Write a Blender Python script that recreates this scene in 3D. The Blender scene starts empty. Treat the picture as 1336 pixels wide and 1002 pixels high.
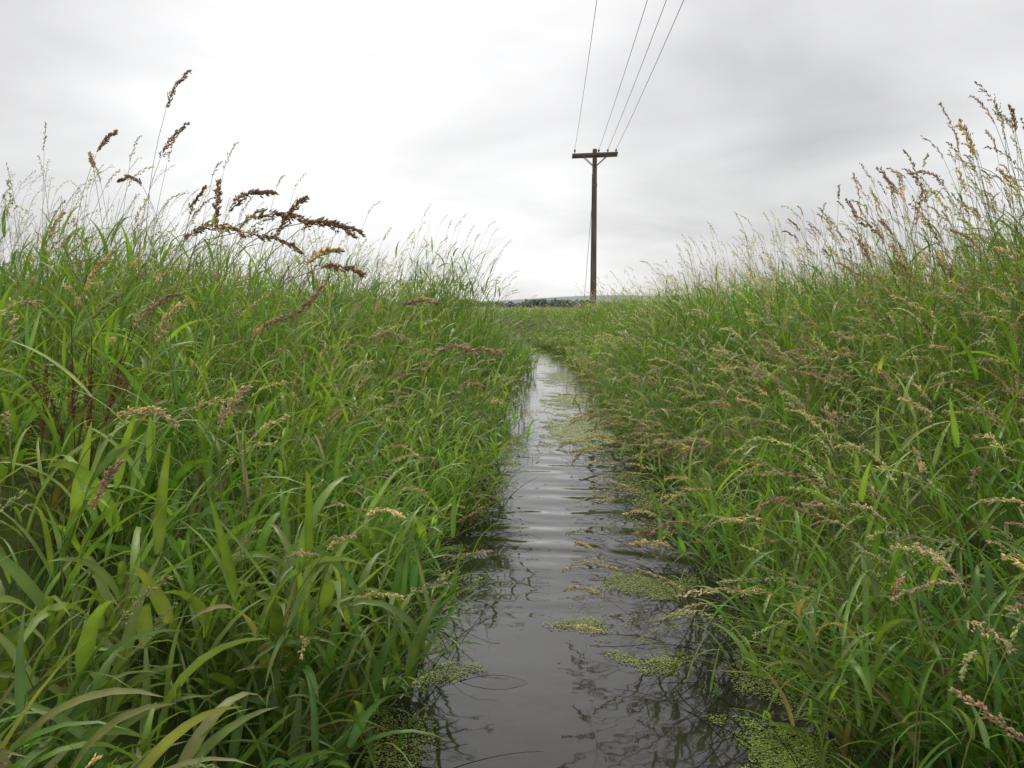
import bpy, math, numpy as np
from mathutils import Vector
rng=np.random.default_rng(7)
S=bpy.context.scene
S.view_settings.view_transform='Standard'; S.view_settings.look='None'; S.view_settings.exposure=0
R=math.radians
U=lambda a,b,n:rng.uniform(a,b,n)
def sm(t): t=np.clip(t,0,1); return t*t*(3-2*t)
# ------------------------------------------------ node helpers
def newmat(name):
    m=bpy.data.materials.new(name); m.use_nodes=True; nt=m.node_tree; nt.nodes.clear(); return m,nt
def N(nt,t,**k):
    n=nt.nodes.new(t)
    for a,b in k.items(): setattr(n,a,b)
    return n
def ramp(nt,stops):
    r=N(nt,'ShaderNodeValToRGB'); e=r.color_ramp.elements
    while len(e)<len(stops): e.new(0.5)
    for i,(p,c) in enumerate(stops): e[i].position=p; e[i].color=(*c,1)
    return r
def foliage_mat(name,rough=0.45,trans=0.3,tint=(1.25,1.2,0.55),spec=0.4,nscale=9):
    m,nt=newmat(name); L=nt.links.new
    at=N(nt,'ShaderNodeAttribute',attribute_name='Col')
    ge=N(nt,'ShaderNodeNewGeometry')
    no=N(nt,'ShaderNodeTexNoise'); no.inputs['Scale'].default_value=nscale; no.inputs['Detail'].default_value=3
    L(ge.outputs['Position'],no.inputs['Vector'])
    mr=N(nt,'ShaderNodeMapRange'); mr.inputs['From Min'].default_value=0.3; mr.inputs['From Max'].default_value=0.7
    mr.inputs['To Min'].default_value=0.72; mr.inputs['To Max'].default_value=1.25
    L(no.outputs['Fac'],mr.inputs['Value'])
    vm=N(nt,'ShaderNodeVectorMath',operation='SCALE'); L(at.outputs['Color'],vm.inputs[0]); L(mr.outputs[0],vm.inputs['Scale'])
    p=N(nt,'ShaderNodeBsdfPrincipled'); p.inputs['Roughness'].default_value=rough; p.inputs['Specular IOR Level'].default_value=spec
    L(vm.outputs[0],p.inputs['Base Color'])
    tm=N(nt,'ShaderNodeVectorMath',operation='MULTIPLY'); tm.inputs[1].default_value=tint; L(vm.outputs[0],tm.inputs[0])
    tr=N(nt,'ShaderNodeBsdfTranslucent'); L(tm.outputs[0],tr.inputs['Color'])
    mx=N(nt,'ShaderNodeMixShader'); mx.inputs[0].default_value=trans
    L(p.outputs[0],mx.inputs[1]); L(tr.outputs[0],mx.inputs[2])
    o=N(nt,'ShaderNodeOutputMaterial'); L(mx.outputs[0],o.inputs[0]); return m
M_leaf=foliage_mat('grass_leaf',0.42,0.37,(1.35,1.32,0.5),0.45)
M_seed=foliage_mat('grass_seed',0.7,0.47,(1.1,1.07,0.85),0.2)
M_duck=foliage_mat('duckweed_mat',0.5,0.1,(1,1,.6),0.3,14)
# ------------------------------------------------ mesh accumulator
class Acc:
    def __init__(s): s.V=[];s.F4=[];s.F3=[];s.C=[];s.n=0
    def add(s,V,C,F4=None,F3=None):
        if F4 is not None: s.F4.append(F4.reshape(-1,4)+s.n)
        if F3 is not None: s.F3.append(F3.reshape(-1,3)+s.n)
        s.V.append(V.reshape(-1,3)); s.C.append(C.reshape(-1,3)); s.n+=V.reshape(-1,3).shape[0]
    def build(s,name,mat,parent=None,smooth=True):
        V=np.concatenate(s.V); C=np.concatenate(s.C)
        f4=np.concatenate(s.F4) if s.F4 else np.zeros((0,4),int)
        f3=np.concatenate(s.F3) if s.F3 else np.zeros((0,3),int)
        me=bpy.data.meshes.new(name); me.vertices.add(len(V)); me.vertices.foreach_set('co',V.astype('f').ravel())
        nl=f4.size+f3.size; me.loops.add(nl)
        me.loops.foreach_set('vertex_index',np.concatenate([f4.ravel(),f3.ravel()]).astype('i'))
        me.polygons.add(len(f4)+len(f3))
        st=np.concatenate([np.arange(len(f4))*4,f4.size+np.arange(len(f3))*3]).astype('i')
        me.polygons.foreach_set('loop_start',st)
        try: me.polygons.foreach_set('loop_total',np.concatenate([np.full(len(f4),4),np.full(len(f3),3)]).astype('i'))
        except Exception: pass
        me.update(calc_edges=True)
        if smooth: me.polygons.foreach_set('use_smooth',np.ones(len(f4)+len(f3),bool))
        ca=me.color_attributes.new('Col','FLOAT_COLOR','POINT')
        ca.data.foreach_set('color',np.concatenate([C,np.ones((len(C),1))],1).astype('f').ravel())
        me.materials.append(mat)
        ob=bpy.data.objects.new(name,me); S.collection.objects.link(ob)
        if parent: ob.parent=parent
        print(name,len(V),len(f4)+len(f3)); return ob
def centre(P,az,el,L,bend,K,pw=1.3,daz=None):
    n=len(P); t=(np.arange(K)+0.5)/K
    th=el[:,None]-bend[:,None]*t[None]**pw
    a=az[:,None]+(0 if daz is None else daz[:,None]*t[None])
    D=np.stack([np.cos(th)*np.cos(a),np.cos(th)*np.sin(a),np.sin(th)],-1)
    X=np.concatenate([P[:,None],P[:,None]+np.cumsum(D,1)*(L/K)[:,None,None]],1)
    T=np.concatenate([D[:,:1],(D[:,1:]+D[:,:-1])/2,D[:,-1:]],1)
    return X,T
def ribbon(acc,X,T,W,col,az,roll,rr,fold,prof,tipcol=None):
    n,K1,_=X.shape; t=np.linspace(0,1,K1)
    h=np.stack([-np.sin(az),np.cos(az),0*az],-1)[:,None]*np.ones((1,K1,1))
    nn=np.cross(T,h); nn/=np.linalg.norm(nn,axis=-1,keepdims=True)+1e-9
    r=roll[:,None]+rr[:,None]*t[None]
    sd=np.cos(r)[...,None]*h+np.sin(r)[...,None]*nn
    n2=np.cross(T,sd)
    w=(W[:,None]*prof(t)[None]*0.5)[...,None]
    c=col[:,None]*np.ones((1,K1,1))
    if tipcol is not None: c=c*(1-tipcol[1]*(t**3)[None,:,None])+tipcol[0]*tipcol[1]*(t**3)[None,:,None]
    if fold:
        V=np.stack([X-sd*w+n2*w*fold,X,X+sd*w+n2*w*fold],2); A=3; C=np.stack([c,c*1.15,c],2)
    else:
        V=np.stack([X-sd*w,X+sd*w],2); A=2; C=np.stack([c,c],2)
    b=(np.arange(n)*K1*A)[:,None,None]; k=(np.arange(K1-1)*A)[None,:,None]; j=np.arange(A-1)[None,None]
    i=b+k+j; F=np.stack([i,i+1,i+A+1,i+A],-1)
    acc.add(V,C,F4=F)
def tube(acc,X,T,Rd,col,sides=3,taper=0.5):
    n,K1,_=X.shape; t=np.linspace(0,1,K1)
    up=np.array([0.3,0.9,0.1]); h=np.cross(T,up); h/=np.linalg.norm(h,axis=-1,keepdims=True)+1e-9
    g=np.cross(T,h); rad=(Rd[:,None]*(1-taper*t)[None])[...,None]
    V=np.stack([X+rad*(math.cos(2*math.pi*s/sides)*h+math.sin(2*math.pi*s/sides)*g) for s in range(sides)],2)
    C=(col[:,None,None]*np.ones((1,K1,sides,1)))
    b=(np.arange(n)*K1*sides)[:,None,None]; k=(np.arange(K1-1)*sides)[None,:,None]; j=np.arange(sides)[None,None]; j2=(j+1)%sides
    F=np.stack([b+k+j,b+k+j2,b+k+sides+j2,b+k+sides+j],-1); acc.add(V,C,F4=F)
leafprof=lambda t: np.where(t<0.2,0.55+0.45*(t/0.2),np.clip(1-((t-0.2)/0.8),0,1)**0.75)+0.01
stemprof=lambda t: 1-0.5*t
def panicle(acc,P,az,el,bend,Lp,spread,nb,ns,ssz,col,simple=False):
    n=len(P)
    if n==0: return
    X,T=centre(P,az,el,Lp,bend,7,1.1)
    ribbon(acc,X,T,np.full(n,0.0022),col*0.8,az,U(0,3,n),U(0,1,n),0,stemprof)
    s=((np.arange(nb)[None]+U(0,1,(n,nb)))/nb)**.9*0.97+0.01
    f=s*7; i=np.clip(f.astype(int),0,6); fr=(f-i)[...,None]
    ar=np.arange(n)[:,None]
    B=X[ar,i]*(1-fr)+X[ar,i+1]*fr; D=T[ar,i]*(1-fr)+T[ar,i+1]*fr
    rd=rng.normal(size=(n,nb,3)); rd-=D*(rd*D).sum(-1,keepdims=True); rd/=np.linalg.norm(rd,axis=-1,keepdims=True)
    ang=U(0.2,0.55,(n,nb))[...,None]
    bd=D*np.cos(ang)+rd*np.sin(ang); bd[...,2]-=0.12
    env=np.minimum(1,s*6+0.4)*(1-s)**0.7
    lb=(spread*Lp)[:,None]*env*U(0.5,1.15,(n,nb))+0.005
    u=(np.arange(ns)[None,None]+U(0,1,(n,nb,ns)))/ns
    c=B[:,:,None]+bd[:,:,None]*(lb[:,:,None]*u)[...,None]+rng.normal(size=(n,nb,ns,3))*0.0013*ssz
    sdir=bd[:,:,None]+rng.normal(size=(n,nb,ns,3))*0.25; sdir/=np.linalg.norm(sdir,axis=-1,keepdims=True)
    c=c.reshape(-1,3); sdir=sdir.reshape(-1,3); m=len(c)
    ln=U(0.007,0.0095,m)[:,None]*ssz; w=U(0.0013,0.0021,m)[:,None]*ssz
    q=rng.normal(size=(m,3)); h=np.cross(sdir,q); h/=np.linalg.norm(h,axis=-1,keepdims=True); g=np.cross(sdir,h)
    cc=np.repeat(col,nb*ns,0)*U(0.7,1.3,m)[:,None]
    if simple:
        V=np.stack([c,c+sdir*ln*.5+h*w,c+sdir*ln,c+sdir*ln*.5-h*w],1)
        acc.add(V,np.repeat(cc[:,None],4,1),F4=(np.arange(m)*4)[:,None]+np.array([[0,1,2,3]]))
    else:
        mid=c+sdir*ln*.4
        V=np.stack([c,mid+h*w,mid+(-.5*h+.87*g)*w,mid+(-.5*h-.87*g)*w,c+sdir*ln],1)
        F=np.array([0,2,1,0,3,2,0,1,3,4,1,2,4,2,3,4,3,1]).reshape(1,6,3)
        acc.add(V,np.repeat(cc[:,None],5,1),F3=(np.arange(m)*5)[:,None,None]+F)
# ------------------------------------------------ terrain functions
def shift(y):
    t=np.clip(np.asarray(y,float)-16,0,None); return -0.010*t**2/(1+t*0.012)
def nar(y): return 0.10*sm((np.asarray(y,float)-9)/8)
def edgeL(y): return shift(y)+nar(y)-0.57+0.09*np.sin(1.3*y+.5)+0.06*np.sin(3.1*y)+0.05*np.sin(.45*y)
def edgeR(y): return shift(y)-nar(y)+0.90+0.09*np.sin(1.1*y+2)+0.06*np.sin(2.7*y+1)+0.04*np.sin(.5*y)
def bump2(x,y): return 0.5*np.sin(1.7*x+.6*y)*np.sin(1.1*y-.7*x+1)+0.3*np.sin(3.3*x-2.1*y+2)+0.2*np.sin(.5*y+.9*x)
def eo(x,y): return np.where(x<0.1+shift(y),edgeL(y)-x,x-edgeR(y))
def gz(x,y):
    x=np.asarray(x,float); y=np.asarray(y,float)
    e=eo(x,y)
    z=np.where(e<0,-0.35*sm(-e/0.35),0.55*sm(e/1.7)+0.2*sm((e-1.5)/3.5)*(1-.6*sm((y-20)/20)))
    z=z+0.05*bump2(x,y)*sm(e/0.8)*(1-sm((np.abs(y)-60)/60))
    end=sm((y-110)/20); z=z*(1-end)+0.55*end
    return z
def grid(xs,ys,zf,name,mat,sh=None):
    X,Y=np.meshgrid(xs,ys)
    if sh is not None: X=X+sh(Y)
    Z=zf(X,Y); V=np.stack([X,Y,Z],-1); h,w=X.shape
    i=(np.arange(h-1)*w)[:,None]+np.arange(w-1)[None]; F=np.stack([i,i+1,i+w+1,i+w],-1)
    a=Acc(); a.add(V,np.ones_like(V),F4=F); return a.build(name,mat)
mg,nt=newmat('soil_and_turf'); L=nt.links.new
ge=N(nt,'ShaderNodeNewGeometry'); no=N(nt,'ShaderNodeTexNoise'); no.inputs['Scale'].default_value=3; no.inputs['Detail'].default_value=8
L(ge.outputs['Position'],no.inputs['Vector'])
rp=ramp(nt,[(0.35,(0.04,0.045,0.018)),(0.52,(0.09,0.12,0.03)),(0.7,(0.13,0.17,0.05))]); L(no.outputs['Fac'],rp.inputs[0])
p=N(nt,'ShaderNodeBsdfPrincipled'); p.inputs['Roughness'].default_value=0.95; p.inputs['Specular IOR Level'].default_value=.1; L(rp.outputs[0],p.inputs['Base Color'])
bp=N(nt,'ShaderNodeBump'); bp.inputs['Distance'].default_value=0.05; L(no.outputs['Fac'],bp.inputs['Height']); L(bp.outputs[0],p.inputs['Normal'])
o=N(nt,'ShaderNodeOutputMaterial'); L(p.outputs[0],o.inputs[0])
xs=np.concatenate([-np.geomspace(1500,4.2,30),np.arange(-4,4.01,.08),np.geomspace(4.2,1500,30)])
ys=np.concatenate([-np.geomspace(300,4.2,12),np.arange(-4,30,.15),np.geomspace(30.2,130,60),np.geomspace(140,2500,30)])
shg=lambda Y: shift(np.minimum(Y,130))
grid(xs,ys,gz,'ground',mg,shg)
# ------------------------------------------------ water
mw,nt=newmat('ditch_water'); L=nt.links.new
ge=N(nt,'ShaderNodeNewGeometry'); sp=N(nt,'ShaderNodeSeparateXYZ'); L(ge.outputs['Position'],sp.inputs[0])
def wave(scale_y,scale_x,curv,dist,ph):
    x2=N(nt,'ShaderNodeMath',operation='MULTIPLY'); L(sp.outputs[0],x2.inputs[0]); L(sp.outputs[0],x2.inputs[1])
    a=N(nt,'ShaderNodeMath',operation='MULTIPLY'); L(x2.outputs[0],a.inputs[0]); a.inputs[1].default_value=curv
    b=N(nt,'ShaderNodeMath',operation='MULTIPLY_ADD'); L(sp.outputs[1],b.inputs[0]); b.inputs[1].default_value=scale_y; L(a.outputs[0],b.inputs[2])
    n=N(nt,'ShaderNodeTexNoise'); n.inputs['Scale'].default_value=scale_x; n.inputs['Detail'].default_value=1; L(ge.outputs['Position'],n.inputs['Vector'])
    c=N(nt,'ShaderNodeMath',operation='MULTIPLY_ADD'); L(n.outputs['Fac'],c.inputs[0]); c.inputs[1].default_value=dist; L(b.outputs[0],c.inputs[2])
    d=N(nt,'ShaderNodeMath',operation='ADD'); L(c.outputs[0],d.inputs[0]); d.inputs[1].default_value=ph
    s=N(nt,'ShaderNodeMath',operation='SINE'); L(d.outputs[0],s.inputs[0]); return s
w1=wave(18,1.4,7,9,0); w2=wave(31,1.9,-5,9,2)
ad=N(nt,'ShaderNodeMath',operation='MULTIPLY_ADD'); L(w2.outputs[0],ad.inputs[0]); ad.inputs[1].default_value=0.35; L(w1.outputs[0],ad.inputs[2])
m1=N(nt,'ShaderNodeMapRange',interpolation_type='SMOOTHSTEP'); L(sp.outputs[1],m1.inputs[0]); m1.inputs[1].default_value=2.7; m1.inputs[2].default_value=3.9; m1.inputs[3].default_value=0.03; m1.inputs[4].default_value=1
m2=N(nt,'ShaderNodeMapRange',interpolation_type='SMOOTHSTEP'); L(sp.outputs[1],m2.inputs[0]); m2.inputs[1].default_value=5.2; m2.inputs[2].default_value=8; m2.inputs[3].default_value=1; m2.inputs[4].default_value=.10
mm=N(nt,'ShaderNodeMath',operation='MULTIPLY'); L(m1.outputs[0],mm.inputs[0]); L(m2.outputs[0],mm.inputs[1])
nm_=N(nt,'ShaderNodeTexNoise'); nm_.inputs['Scale'].default_value=1.6; L(ge.outputs['Position'],nm_.inputs['Vector'])
mm2=N(nt,'ShaderNodeMath',operation='MULTIPLY'); L(mm.outputs[0],mm2.inputs[0]); L(nm_.outputs['Fac'],mm2.inputs[1])
hh=N(nt,'ShaderNodeMath',operation='MULTIPLY'); L(ad.outputs[0],hh.inputs[0]); L(mm2.outputs[0],hh.inputs[1])
n3=N(nt,'ShaderNodeTexNoise'); n3.inputs['Scale'].default_value=7; n3.inputs['Detail'].default_value=2; L(ge.outputs['Position'],n3.inputs['Vector'])
h3=N(nt,'ShaderNodeMath',operation='MULTIPLY_ADD'); L(n3.outputs['Fac'],h3.inputs[0]); h3.inputs[1].default_value=0.28; L(hh.outputs[0],h3.inputs[2])
bp=N(nt,'ShaderNodeBump'); bp.inputs['Distance'].default_value=0.0068; bp.inputs['Strength'].default_value=1; L(h3.outputs[0],bp.inputs['Height'])
p=N(nt,'ShaderNodeBsdfPrincipled'); p.inputs['Base Color'].default_value=(0.030,0.027,0.022,1); p.inputs['Roughness'].default_value=0.04; p.inputs['IOR'].default_value=1.6
L(bp.outputs[0],p.inputs['Normal'])
o=N(nt,'ShaderNodeOutputMaterial'); L(p.outputs[0],o.inputs[0])
grid(np.linspace(-1.4,1.6,8),np.linspace(-4,125,120),lambda X,Y:0*X+0.0,'water',mw,shg)
# ------------------------------------------------ grass
greens=np.array([[0.145,0.305,0.04],[0.205,0.36,0.055],[0.29,0.41,0.085],[0.105,0.235,0.06],[0.35,0.43,0.13],[0.48,0.41,0.21]])
def pick(n,pr):
    pr=np.array(pr)/sum(pr); c=greens[rng.choice(6,n,p=pr)]
    return c*U(0.78,1.22,(n,1))
zones=[ # y0,y1,emax,dens,leaves,K,scaleW,cw,per tussock
 (-0.2,5,3.6,118,6,7,1.5,.0018,11),
 (5,12,6.5,74,6,5,1.7,.002,10),
 (12,30,10,31,5,4,2.1,.003,8),
 (30,110,28,3.0,5,3,3.4,.007,5)]
def bank(side,name):
    par=bpy.data.objects.new(name,None); S.collection.objects.link(par)
    LA,SA=Acc(),Acc()
    toaz=0.0 if side<0 else math.pi
    for zi,(y0,y1,em,dens,nl,K,sw,cw,pt) in enumerate(zones):
        nT=int((y1-y0)*em*dens/pt); ty=U(y0,y1,nT); te_=U(0,1,nT)**1.15*em-0.02
        tH=U(0.72,1.18,nT); tA=toaz+rng.normal(size=nT)*0.9; tC=pick(nT,[5,6,4,3.5,1.6,0.5]); tE=np.abs(rng.normal(size=nT))*.12
        tF=rng.random(nT)
        ti=np.repeat(np.arange(nT),pt); n=len(ti); sp_=[.085,.12,.22,.8][zi]
        y=ty[ti]+rng.normal(size=n)*sp_; e=np.maximum(te_[ti]+rng.normal(size=n)*sp_,-.06)
        x=np.where(side<0,edgeL(y)-e,edgeR(y)+e)
        k=np.abs(x)<0.78*np.maximum(y,0)+1.6
        x,y,e,ti=x[k],y[k],e[k],ti[k]; n=len(x); z=gz(x,y)
        cl=bump2(x*1.6+3,y*1.3)
        H=((0.62 if side<0 else 0.70)+(0.42 if side<0 else .34)*sm(e/1.1))*(1+0.15*cl)*tH[ti]*U(0.72,1.12,n)
        G=0*H
        if side<0:
            G=np.exp(-((y-9.2)/1.6)**2-((e-.5)/.5)**2)
            H*=1+1.35*G+.35*np.exp(-((y-11.5)/2.)**2-((e-.8)/.8)**2)
            H=np.minimum(H,1.7+.1*rng.normal(size=n))
            H*=1-0.36*sm((y-13.5)/2.5)
        else:
            H*=1-0.16*sm((y-13)/10)
        H*=1-.38*sm((y-20)/8)*(1-sm((x/y-.03)/.05))
        H*=1-.22*sm((y-35)/20)
        H*=0.55+0.45*sm((y-0.6)/2.1)
        fp=np.where(e<0.3,.12,0.20) if side<0 else np.where(e<0.2,.25,0.38)
        flower=rng.random(n)<fp*(0.4+1.2*tF[ti])
        H=np.where(flower,H*1.15,H)
        tall=flower&(e>1.0)&(y>3.0)&(rng.random(n)<(0.16 if side<0 else 0.40))
        H=np.where(tall,np.minimum(H*(U(1.05,1.3,n) if side<0 else U(1.12,1.42,n)),1.55),H)
        az=tA[ti]+rng.normal(size=n)*0.5
        el=R(86)-(R(18) if side<0 else R(32))*(1-sm(e/1.0))*U(0.3,1.3,n)*(1-.9*G)-tE[ti]-np.abs(rng.normal(size=n))*0.07
        bend=(U(0.05,0.6,n)+0.45*(1-sm(e/1.0)))*(1-.5*G); bend=np.where(tall,bend*0.45,bend)
        P=np.stack([x,y,z-0.02],-1)
        X,T=centre(P,az,el,H,bend,8,2.2)
        sc=pick(n,[3,4,4,1,4,2.5])*0.95
        if zi<2: tube(LA,X,T,np.full(n,cw),sc,3,0.45)
        else: ribbon(LA,X,T,np.full(n,cw),sc,az,U(-1.5,1.5,n),U(-.3,.3,n),0,stemprof)
        tt=((np.arange(nl)[None]+U(0.1,0.9,(n,nl)))/nl*0.76+0.12)*np.where(tall,.72,1)[:,None]
        f=tt*8; i=np.clip(f.astype(int),0,7); fr=(f-i)[...,None]; ar=np.arange(n)[:,None]
        LP=(X[ar,i]*(1-fr)+X[ar,i+1]*fr).reshape(-1,3)
        m=n*nl
        la=(U(0,6.28,n)[:,None]+np.arange(nl)[None]*math.pi+rng.normal(size=(n,nl))*0.6)
        la=np.where(rng.random((n,nl))<0.35,toaz+rng.normal(size=(n,nl))*0.9,la).ravel()
        ll=(U(0.14,0.31,(n,nl))*(1-0.35*np.abs(tt-0.45))*(0.75+0.35*np.minimum(H,1.2)[:,None])).ravel()*(1+0.12*zi)
        lw=U(0.005,0.0135,m)*sw
        if zi==0:
            nearf=np.repeat(1-sm((y-1.9)/1.8),nl)*(LP[:,2]<.85); b=1+(0.95 if side<0 else .25)*nearf*(rng.random(m)<.65)
            lw*=b; ll*=1+.45*(b-1)
        lel=U(0.75,1.38,m); lb=U(0.3,2.1,m)
        LX,LT=centre(LP,la,lel,ll,lb,K,1.5,U(-.5,.5,m))
        own=pick(n,[5,6,4,3,1.6,0.4]); base=tC[ti]*.6+own*.4
        base=base*(1+0.25*bump2(x*.9,y*.8+2))[:,None]
        lc=np.repeat(base,nl,0)*U(0.78,1.24,(m,1))
        low=(tt.ravel()<0.3)&(rng.random(m)<0.3); lc=np.where(low[:,None],np.array([[0.28,0.22,0.10]]),lc)
        dry=rng.random((m,1))<.02; lc=np.where(dry,np.array([[0.46,0.38,0.19]]),lc)
        ribbon(LA,LX,LT,lw,lc,la,rng.normal(size=m)*.25,rng.normal(size=m)*0.7,0.35 if zi==0 else 0,leafprof,(np.array([.36,.35,.14]),.28))
        q=flower
        col=np.where(rng.random((n,1))<0.5,np.array([[0.82,0.73,0.46]]),np.array([[0.70,0.74,0.40]]))*U(0.8,1.15,(n,1))
        purple=rng.random((n,1))<np.where(tall,0.45,0.12)[:,None]
        col=np.where(purple,np.array([[0.60,0.44,0.31]])*U(.8,1.2,(n,1)),col)
        te=T[:,-1]; tel=np.arcsin(np.clip(te[:,2],-1,1)); taz=np.arctan2(te[:,1],te[:,0])
        nq=q.sum(); Lp=U(0.10,0.19,nq)
        nb,ns,ss,simp=[(14,6,1.15,False),(11,4,1.75,True),(7,3,2.9,True),(4,2,6,True)][zi]
        panicle(SA,X[q,-1],taz[q],tel[q],U(0.2,1.1,nq),Lp*(1+.1*zi),U(.08,.2,nq),nb,ns,ss,col[q],simp)
        nf=int(n*(1.2 if zi==0 else .8)); ii=rng.integers(0,n,nf)
        FP=P[ii]+np.stack([rng.normal(size=nf)*.06,rng.normal(size=nf)*.06,0*ii],-1)
        fa=U(0,6.28,nf); fl=U(0.3,0.65,nf)*(0.5+.5*np.minimum(H[ii],1.1))
        FX,FT=centre(FP,fa,U(1.0,1.5,nf),fl,U(.5,2.0,nf),K,1.5,U(-.4,.4,nf))
        ribbon(LA,FX,FT,U(.007,.013,nf)*sw,pick(nf,[4,4,2,4,1,1.2])*.85,fa,rng.normal(size=nf)*.3,rng.normal(size=nf)*.7,0.35 if zi==0 else 0,leafprof)
    LA.build('leaves_and_stems',M_leaf,par); SA.build('seed_heads',M_seed,par)
bank(-1,'tall_grass'); bank(1,'tall_grass')
# ------------------------------------------------ individual flowering stems
HA,HS=Acc(),Acc()
def hero(acc,sacc,tip,az,el,bend,Lp,spread,lean,col,r=.0018,ssz=1.35,nb=22,ns=9,stemcol=(0.32,0.35,.13)):
    tip=np.array(tip,float); d=np.array([math.cos(az)*math.cos(el),math.sin(az)*math.cos(el),math.sin(el)])
    base=np.array([tip[0]-lean*math.cos(az),tip[1]-lean*math.sin(az)+.05,0]); base[2]=gz(np.array([base[0]]),np.array([base[1]]))[0]
    hgt=tip[2]-base[2]; c1=base+np.array([lean*.1*math.cos(az),0,hgt*.5]); c2=tip-d*hgt*.3
    t=np.linspace(0,1,15)[:,None]; X=(1-t)**3*base+3*t*(1-t)**2*c1+3*t*t*(1-t)*c2+t**3*tip
    T=np.gradient(X,axis=0); T/=np.linalg.norm(T,axis=1,keepdims=True)
    tube(acc,X[None],T[None],np.array([r]),np.array([stemcol]),4,.4)
    panicle(sacc,tip[None],np.array([az]),np.array([el]),np.array([bend]),np.array([Lp]),np.array([spread]),nb,ns,ssz,np.array([col]))
    k=3; idx=rng.integers(3,9,k); la=U(0,6.28,k)
    LX,LT=centre(X[idx],la,U(.7,1.2,k),U(.15,.25,k),U(.6,1.8,k),7)
    ribbon(acc,LX,LT,U(.007,.011,k),pick(k,[3,3,3,1,1,.5]),la,U(-.3,.3,k),U(-.7,.7,k),.35,leafprof)
br=(0.54,0.39,0.25); br2=(0.60,0.45,0.28); tn=(0.84,0.75,0.48); pk=(.70,.54,.38); yg=(.74,.78,.42)
H=[
 ((-1.42,3.0,1.98),.1,1.25,.5,.17,.16,.12,br),((-1.45,3.0,1.80),.1,1.15,.5,.17,.2,.1,br),
 ((-1.75,3.1,1.84),.2,1.15,.6,.12,.18,.14,br),((-1.82,3.2,1.80),2.4,1.25,.5,.08,.2,.1,tn),
 ((-1.52,3.0,1.70),2.9,1.0,1.6,.12,.2,-.05,br),
 ((-0.96,2.1,1.42),.2,.9,1.6,.17,.22,.15,br),((-0.85,2.05,1.44),.1,1.6,.25,.13,.18,.05,br2),
 ((-0.80,2.0,1.48),.15,1.15,1.5,.14,.22,.1,br),((-0.74,2.0,1.47),.1,.35,.9,.15,.18,.16,br),
 ((-0.76,1.95,1.43),.05,.1,.8,.17,.18,.2,br2),((-0.68,2.0,1.42),.1,1.2,.6,.13,.2,.1,br),
 ((-0.62,2.0,1.44),.1,.6,1.5,.15,.2,.16,br),((-0.60,2.0,1.46),.2,.1,.6,.14,.2,.2,br),
 ((-0.60,2.1,1.35),.05,.25,.8,.12,.2,.2,br2),((-0.64,2.1,1.36),.0,.8,.9,.11,.2,.2,tn),
 ((-0.72,2.2,1.22),.2,.5,-.5,.13,.1,.2,pk),((-.42,2.3,1.25),.2,.6,1.1,.11,.1,.25,pk),
 ((-.55,2.4,1.15),.1,.5,1.2,.15,.15,.25,tn),((-.35,2.5,1.1),.1,.7,1.4,.14,.2,.3,pk),((-.3,2.8,1.08),.1,.5,1.0,.15,.15,.3,pk),
 ((-.95,1.7,1.0),.1,.7,1.6,.15,.2,.15,tn),((-.8,1.9,.95),.2,1.3,.7,.13,.2,.15,tn),((-1.0,2.0,1.15),.3,1.3,.7,.14,.2,.15,tn),((-.95,1.6,.82),.3,1.3,.5,.12,.2,.1,pk),
 ((-1.15,2.2,1.2),.1,1.0,.8,.15,.15,.15,pk),((-.9,2.4,1.15),.1,.9,.8,.15,.15,.15,pk),((-1.35,2.3,1.3),.1,1.2,.6,.14,.15,.1,tn),
 ((-1.3,2.9,1.58),.2,1.3,.5,.12,.15,.1,br2),((-1.12,2.9,1.52),.1,1.1,.7,.12,.15,.1,tn),((-1.9,3.0,1.5),.1,1.3,.6,.13,.15,.1,tn)]
for h in H: hero(HA,HS,h[0],h[1],h[2],h[3],h[4],h[5],h[6],h[7])
for i in range(130):
    y=rng.uniform(2.3,6.5); x=rng.uniform(.12,.98)+0.02*y; z=rng.uniform(.2,.78)
    hero(HA,HS,(x,y,z),math.pi+rng.normal()*.5,rng.uniform(-.1,.6),rng.uniform(.3,1.1),rng.uniform(.12,.19),.13,rng.uniform(.45,.8),tn if rng.random()<.75 else pk,nb=16,ns=7)
for i in range(560):
    y=rng.uniform(1.2,6.2); e=rng.uniform(.1,2.5); x=float(edgeR(y))+e-.2; z=.68+.40*min(e,1.8)+rng.uniform(-.10,.16)
    z*=.70+.30*float(sm((y-.8)/1.6))
    hero(HA,HS,(x,y,z),math.pi+rng.normal()*1.0,rng.uniform(.2,1.25),rng.uniform(.3,1.2),rng.uniform(.10,.19),.12,rng.uniform(.1,.4),[tn,yg,yg,tn,yg,pk][rng.integers(6)],nb=16,ns=7,ssz=1.2)
for i in range(60):
    y=rng.uniform(1.6,5.0); e=rng.uniform(.1,1.8); x=float(edgeL(y))-e+.2; z=.62+.43*e+rng.uniform(-.05,.14)
    hero(HA,HS,(x,y,z),rng.normal()*.7,rng.uniform(.1,1.1),rng.uniform(.3,1.2),rng.uniform(.09,.16),.13,rng.uniform(.1,.4),tn if rng.random()<.75 else pk,nb=15,ns=7,ssz=1.15)
for i in range(260):
    y=rng.uniform(3.0,10); x=y*rng.uniform(.30,.66)+rng.uniform(0,.3); z=1.25+y*rng.uniform(.03,.20)*(0.55+.6*(x/y-.3)/.3)
    z=min(z,2.25)
    pc=[br2,tn,tn,pk][rng.integers(4)]
    hero(HA,HS,(x,y,z),math.pi+rng.normal()*.6,rng.uniform(.9,1.5),rng.uniform(.2,1.0),rng.uniform(.10,.17),.14,rng.uniform(.05,.3),pc,.0014,1.45,15,7)
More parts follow.
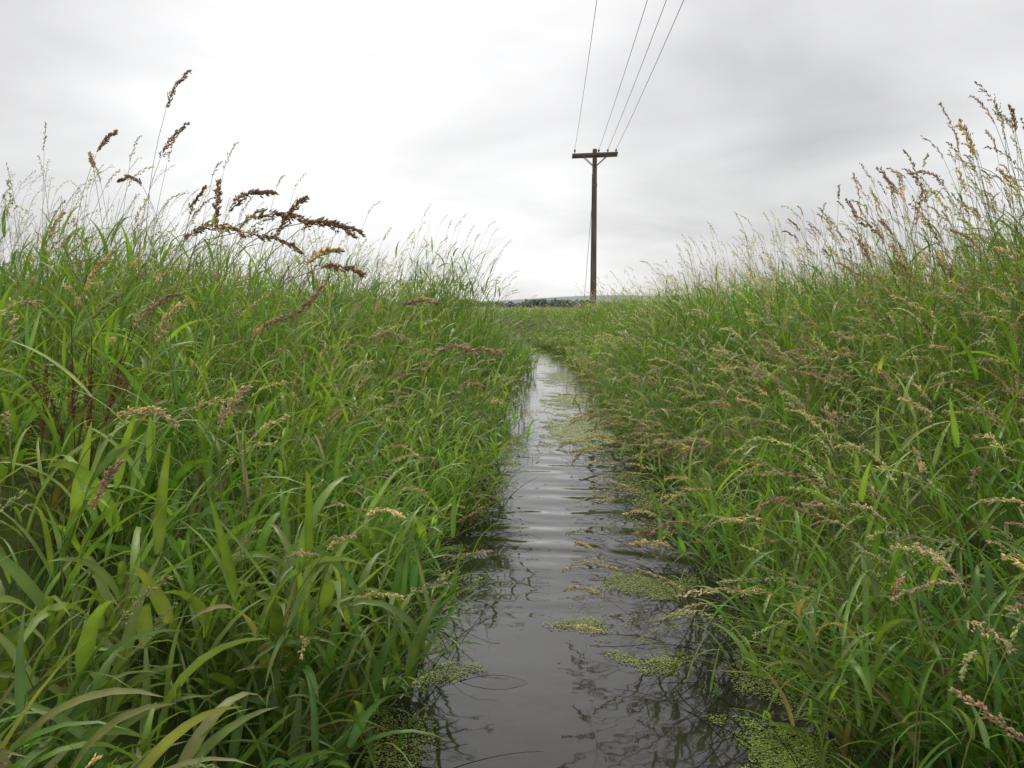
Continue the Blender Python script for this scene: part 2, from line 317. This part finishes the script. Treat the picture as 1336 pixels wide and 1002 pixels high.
ep=bpy.data.objects.new('flowering_grass_stems',None); S.collection.objects.link(ep)
HA.build('stems',M_leaf,ep); HS.build('plumes',M_seed,ep)
# fine airy grass on left skyline
FA,FS=Acc(),Acc()
n=520; y=U(2.8,9,n); x=-y*U(.2,.72,n)-.3; z0=gz(x,y); Hh=U(0.98,1.3,n)
az=rng.normal(size=n)*.8; X,T=centre(np.stack([x,y,z0],-1),az,U(1.35,1.55,n),Hh,U(.1,.5,n),8,2)
tube(FA,X,T,np.full(n,.0011),pick(n,[1,1,3,0.1,3,2]),3,.5)
panicle(FS,X[:,-1],az,U(.9,1.4,n),U(.1,.8,n),U(.09,.17,n),U(.3,.55,n),9,4,.7,np.array([[.6,.58,.36]])*U(.7,1.2,(n,1)),False)
# reddish dock seed stalks
n=11; x=U(-1.62,-1.38,n); y=U(2.25,2.6,n); z0=gz(x,y); az=U(0,6.28,n); X,T=centre(np.stack([x,y,z0],-1),az,U(1.35,1.5,n),U(.70,.92,n),U(.0,.3,n),8)
ep2=bpy.data.objects.new('dock_plants',None); S.collection.objects.link(ep2)
DA,DS=Acc(),Acc(); tube(DA,X,T,np.full(n,.003),np.array([[.22,.09,.05]])*np.ones((n,1)),4,.5)
panicle(DS,X[:,5],az,U(1.2,1.5,n),U(0,.3,n),U(.16,.26,n),U(.15,.25,n),20,10,1.3,np.array([[.44,.25,.16]])*U(.8,1.2,(n,1)))
DA.build('stalks',M_leaf,ep2); DS.build('seed_clusters',M_seed,ep2)
ep3=bpy.data.objects.new('meadow_grass',None); S.collection.objects.link(ep3)
FA.build('fine_stems',M_leaf,ep3); FS.build('fine_seed_heads',M_seed,ep3)
# ------------------------------------------------ dead stems at the water line
DD=Acc(); n=260
sd=rng.random(n)<.65; y=U(1.7,5.5,n); x=np.where(sd,edgeR(y)-U(-.1,.36,n),edgeL(y)+U(-.1,.2,n)); az=np.where(sd,math.pi,0)+rng.normal(size=n)*.9
X,T=centre(np.stack([x,y,0*x-.03],-1),az,U(.15,1.2,n),U(.15,.42,n),U(.2,1.6,n),8,1.3,U(-.8,.8,n))
tube(DD,X,T,U(.001,.0024,n),np.array([[.07,.05,.03]])*U(.5,1.6,(n,1)),4,.6)
n=60; y=U(6.3,9.2,n); x=U(-.15,.55,n); az=U(0,6.28,n)
X,T=centre(np.stack([x,y,0*x-.02],-1),az,U(.7,1.5,n),U(.04,.16,n),U(.2,1.2,n),6)
tube(DD,X,T,np.full(n,.0018),np.array([[.12,.09,.05]])*U(.5,1.5,(n,1)),3,.5)
DD.build('dead_reeds',M_seed)
# ------------------------------------------------ duckweed
W=Acc()
def patch(cx,cy,rx,ry,dens,sz,c=(.29,.35,.08)):
    n=int(rx*ry*4*dens); x=U(-1,1,n); y=U(-1,1,n); r=np.hypot(x,y)
    px=cx+x*rx; py=cy+y*ry
    f=.5*np.sin(px*17+py*9+cx*5+2*np.sin(py*5))+.4*np.sin(py*13-px*11+2+1.5*np.sin(px*7))+.3*np.sin(px*47+3)*np.sin(py*31+px*9)
    k=rng.random(n)<np.clip((1.0-r+.5*f)*1.7,0,1); px,py=px[k],py[k]; n=len(px)
    a=U(0,6.28,n); rr=sz*U(.4,1.2,n); an=a[:,None]+np.arange(6)[None]*math.pi/3
    V=np.stack([px[:,None]+rr[:,None]*np.cos(an),py[:,None]+rr[:,None]*np.sin(an)*U(.6,1,n)[:,None],0.0015+U(0,.004,n)[:,None]*np.ones((1,6))],-1)
    V[...,2]+=rng.normal(size=V.shape[:2])*.0006
    i=(np.arange(n)*6)[:,None]; F=np.concatenate([i+np.array([[0,1,2,3]]),i+np.array([[0,3,4,5]])],0)
    C=np.array(c)*U(.5,1.4,(n,1)); W.add(V,np.repeat(C[:,None],6,1),F4=F)
patch(.46,3.5,.25,.18,62000,.0036); patch(.10,3.05,.15,.09,62000,.0034); patch(.27,2.75,.07,.06,46000,.0034); patch(.42,2.72,.11,.10,38000,.0036)
patch(.70,2.12,.26,.24,80000,.0036,(.28,.38,.07)); patch(-.32,2.6,.11,.09,50000,.0034); patch(-.42,2.2,.14,.22,44000,.0034); patch(.3,3.1,.35,.25,1800,.0034)
patch(.78,2.7,.16,.5,34000,.0036)
patch(.36,8.0,.42,1.3,13000,.0095,(.46,.52,.22)); patch(.3,10.6,.38,1.0,9500,.0105,(.46,.52,.22)); patch(-.30,7,.14,.8,5000,.008)
patch(.2,14,.34,1.6,5000,.012,(.42,.48,.22)); patch(.68,5.2,.2,.9,10000,.006); patch(-.48,4.6,.12,1.0,8000,.006)
W.build('duckweed',M_duck,None,False)
# ------------------------------------------------ utility poles + lines
def solid(name,rgb1,rgb2,scale,rough=.8,stretch=(1,1,1),metal=0):
    m,nt=newmat(name); L=nt.links.new
    tc=N(nt,'ShaderNodeTexCoord'); mp=N(nt,'ShaderNodeMapping'); mp.inputs['Scale'].default_value=stretch; L(tc.outputs['Object'],mp.inputs[0])
    no=N(nt,'ShaderNodeTexNoise'); no.inputs['Scale'].default_value=scale; no.inputs['Detail'].default_value=6; L(mp.outputs[0],no.inputs['Vector'])
    r=ramp(nt,[(.35,rgb1),(.65,rgb2)]); L(no.outputs['Fac'],r.inputs[0])
    p=N(nt,'ShaderNodeBsdfPrincipled'); p.inputs['Roughness'].default_value=rough; p.inputs['Metallic'].default_value=metal
    L(r.outputs[0],p.inputs['Base Color']); o=N(nt,'ShaderNodeOutputMaterial'); L(p.outputs[0],o.inputs[0]); return m
m_wood=solid('weathered_pole_wood',(.10,.06,.045),(.24,.155,.12),9,.85,(1,1,.08))
m_arm=solid('crossarm_wood',(.11,.08,.065),(.22,.16,.13),7,.85,(.1,1,1))
m_ins=solid('porcelain',(.03,.02,.018),(.06,.035,.03),5,.25); m_met=solid('galvanised',(.12,.12,.12),(.2,.2,.2),12,.5,(1,1,1),.6); m_wire=solid('wire_dark',(.08,.08,.08),(.13,.13,.13),5,.6)
import bmesh
def mk(name,bm,mat,par,loc=(0,0,0)):
    me=bpy.data.meshes.new(name); bm.to_mesh(me); bm.free(); me.materials.append(mat)
    ob=bpy.data.objects.new(name,me); S.collection.objects.link(ob); ob.parent=par; ob.location=loc; return ob
def lathe(bm,prof,cx=0,cy=0,seg=14):
    rs=[]
    for r,z in prof: rs.append([bm.verts.new((cx+r*math.cos(2*math.pi*i/seg),cy+r*math.sin(2*math.pi*i/seg),z)) for i in range(seg)])
    for a,b in zip(rs,rs[1:]):
        for i in range(seg): bm.faces.new((a[i],a[(i+1)%seg],b[(i+1)%seg],b[i]))
    bm.faces.new(rs[-1]); bm.faces.new(rs[0][::-1])
def beam(bm,a,b,w,h):
    a,b=Vector(a),Vector(b); d=(b-a).normalized(); up=Vector((0,0,1)) if abs(d.z)<.95 else Vector((1,0,0))
    s=d.cross(up).normalized()*w/2; u=s.cross(d).normalized()*h/2
    v=[bm.verts.new(p+q) for p in (a,b) for q in (s+u,-s+u,-s-u,s-u)]
    for f in ((0,1,2,3),(7,6,5,4),(0,4,5,1),(1,5,6,2),(2,6,7,3),(3,7,4,0)): bm.faces.new([v[i] for i in f])
wx=[-1.08,0.2,.68,1.12]
TOP=9.1
def pole(loc,guy):
    par=bpy.data.objects.new('utility_pole',None); S.collection.objects.link(par); par.location=loc
    bm=bmesh.new(); lathe(bm,[(.17,-1),(.165,0),(.15,3),(.135,6),(.12,TOP),(.09,TOP+.04)],seg=18); mk('shaft',bm,m_wood,par)
    bm=bmesh.new()
    beam(bm,(-1.22,-.17,TOP-.30),(1.22,-.17,TOP-.22),.09,.13); beam(bm,(-1.22,.17,TOP-.36),(1.22,.17,TOP-.28),.09,.13)
    mk('crossarms',bm,m_arm,par)
    bm=bmesh.new()
    for s in (-1,1):
        for yy in (-.225,.225): beam(bm,(s*.66,yy,TOP-.33),(s*.02,yy*.62,TOP-.92),.03,.035)
        beam(bm,(s*1.1,-.2,TOP-.29+s*.04),(s*1.1,.2,TOP-.29+s*.04),.03,.03)
    beam(bm,(0,-.24,TOP-1.75),(0,.2,TOP-1.75),.05,.05); lathe(bm,[(.145,TOP-1.95),(.15,TOP-1.8)])
    mk('braces_and_bolts',bm,m_met,par)
    bm=bmesh.new()
    for q in wx:
        lathe(bm,[(.02,TOP-.22+q*.03),(.02,TOP-.14),(.055,TOP-.12),(.06,TOP-.07),(.035,TOP-.05),(.045,TOP-.02),(.02,TOP)],q,-.17,10)
    mk('insulators',bm,m_ins,par)
    bm=bmesh.new(); beam(bm,(-.17,-.02,0),(-.13,-.02,TOP-1.3),.03,.03); beam(bm,(0.1,.1,.05),(.1,.1,1.9),.08,.08)
    if guy: beam(bm,(-.05,.13,TOP-1.9),(-.35,5.2,-.2),.02,.02)
    mk('conduit_and_guy_wire',bm,m_wire,par)
PX,PY=2.6,44.0; PZ=.55
pole((PX,PY,PZ),True); pole((PX-.75,-22,.6),False)
bm=bmesh.new()
for q in wx:
    pts=[]
    for i in range(41):
        t=i/40; pts.append(Vector((PX+q-.75*t,PY-.17-t*(PY+22),PZ+TOP-.03-.7*4*t*(1-t))))
    for a,b in zip(pts,pts[1:]): beam(bm,a,b,.013,.013)
mk('power_lines',bm,m_wire,None)
# ------------------------------------------------ distant trees and hill
A=Acc(); m_t=foliage_mat('hazed_foliage',.8,.1,(1,1,.8),.1,.2)
n=600
d=U(700,950,n); xx=U(-680,680,n)
hh=(5.2+1.4*np.sin(xx*.012+2)+1.2*np.sin(xx*.05+1))*U(.6,1.25,n)
for j in range(n):
    k=110; q=rng.normal(size=(k,3)); q/=np.linalg.norm(q,axis=1,keepdims=True); q*=U(.55,1.05,k)[:,None]
    c=np.stack([xx[j]+q[:,0]*hh[j]*.9,d[j]+q[:,1]*hh[j]*.5,.5+hh[j]*.52+q[:,2]*hh[j]*.5],-1)
    t1=rng.normal(size=(k,3))*hh[j]*.12; t2=rng.normal(size=(k,3))*hh[j]*.12
    V=np.stack([c-t1,c+t2,c+t1,c-t2],1); C=np.array([.25,.31,.28])*U(.75,1.25,(k,1))  # pale bluish distance haze is mixed into the crown colour
    A.add(V,np.repeat(C[:,None],4,1),F4=(np.arange(k)*4)[:,None]+np.array([[0,1,2,3]]))
A.build('distant_trees',m_t,None,False)
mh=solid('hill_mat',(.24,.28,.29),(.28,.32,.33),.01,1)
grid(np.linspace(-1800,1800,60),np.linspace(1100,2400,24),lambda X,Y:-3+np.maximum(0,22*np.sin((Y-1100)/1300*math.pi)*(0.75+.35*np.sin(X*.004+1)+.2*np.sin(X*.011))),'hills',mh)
# ------------------------------------------------ sky
w=bpy.data.worlds.new('World'); S.world=w; w.use_nodes=True; nt=w.node_tree; nt.nodes.clear(); L=nt.links.new
SUN_EL,SUN_AZ=R(52),R(-12)
sky=N(nt,'ShaderNodeTexSky'); sky.sky_type='NISHITA'; sky.sun_disc=False; sky.sun_elevation=SUN_EL; sky.sun_rotation=SUN_AZ
tc=N(nt,'ShaderNodeTexCoord'); nm=N(nt,'ShaderNodeVectorMath',operation='NORMALIZE'); L(tc.outputs['Generated'],nm.inputs[0])
sp=N(nt,'ShaderNodeSeparateXYZ'); L(nm.outputs[0],sp.inputs[0])
mz=N(nt,'ShaderNodeMath',operation='MAXIMUM'); L(sp.outputs[2],mz.inputs[0]); mz.inputs[1].default_value=0
az_=N(nt,'ShaderNodeMath',operation='ADD'); L(mz.outputs[0],az_.inputs[0]); az_.inputs[1].default_value=.21
dv=N(nt,'ShaderNodeVectorMath',operation='DIVIDE'); L(nm.outputs[0],dv.inputs[0])
cb=N(nt,'ShaderNodeCombineXYZ'); [L(az_.outputs[0],cb.inputs[i]) for i in range(3)]; L(cb.outputs[0],dv.inputs[1])
no=N(nt,'ShaderNodeTexNoise'); no.inputs['Scale'].default_value=1.2; no.inputs['Detail'].default_value=6; no.inputs['Roughness'].default_value=.5; no.inputs['Distortion'].default_value=.4
L(dv.outputs[0],no.inputs['Vector'])
mr=N(nt,'ShaderNodeMapRange'); L(no.outputs['Fac'],mr.inputs[0]); mr.inputs[1].default_value=.3; mr.inputs[2].default_value=.7; mr.inputs[3].default_value=.645; mr.inputs[4].default_value=.94
def lobe(v,a,b,s):
    v=Vector(v).normalized(); dt=N(nt,'ShaderNodeVectorMath',operation='DOT_PRODUCT'); L(nm.outputs[0],dt.inputs[0]); dt.inputs[1].default_value=v
    m=N(nt,'ShaderNodeMapRange',interpolation_type='SMOOTHSTEP'); L(dt.outputs['Value'],m.inputs[0]); m.inputs[1].default_value=a; m.inputs[2].default_value=b; m.inputs[3].default_value=0; m.inputs[4].default_value=s; return m
cur=mr.outputs[0]
for lb in (lobe((-.14,1,.22),.90,1.0,.24),lobe((.26,1,.17),.965,1,-.13)):
    a=N(nt,'ShaderNodeMath',operation='ADD'); L(cur,a.inputs[0]); L(lb.outputs[0],a.inputs[1]); cur=a.outputs[0]
k10=N(nt,'ShaderNodeVectorMath',operation='SCALE'); k10.inputs[0].default_value=(9.98,9.95,9.98); L(cur,k10.inputs['Scale'])
mx=N(nt,'ShaderNodeMix',data_type='RGBA'); mx.inputs[0].default_value=.96; L(sky.outputs[0],mx.inputs[6]); L(k10.outputs[0],mx.inputs[7])
bg=N(nt,'ShaderNodeBackground'); bg.inputs[1].default_value=.1; L(mx.outputs[2],bg.inputs[0])
o=N(nt,'ShaderNodeOutputWorld'); L(bg.outputs[0],o.inputs[0])
sl=bpy.data.lights.new('sun','SUN'); sl.energy=1.5; sl.angle=R(18); sl.color=(1,.97,.92); so=bpy.data.objects.new('sun',sl); S.collection.objects.link(so)
dirv=Vector((math.sin(SUN_AZ)*math.cos(SUN_EL),math.cos(SUN_AZ)*math.cos(SUN_EL),math.sin(SUN_EL)))
so.rotation_euler=dirv.to_track_quat('Z','Y').to_euler(); so.location=(0,0,30)
# ------------------------------------------------ camera
cd=bpy.data.cameras.new('camera'); cd.lens=28; cd.sensor_width=36; cd.clip_start=.05; cd.clip_end=6000
co=bpy.data.objects.new('camera',cd); S.collection.objects.link(co); co.location=(0,0,1.25); co.rotation_euler=(R(90-5.55),0,R(2.42)); S.camera=co
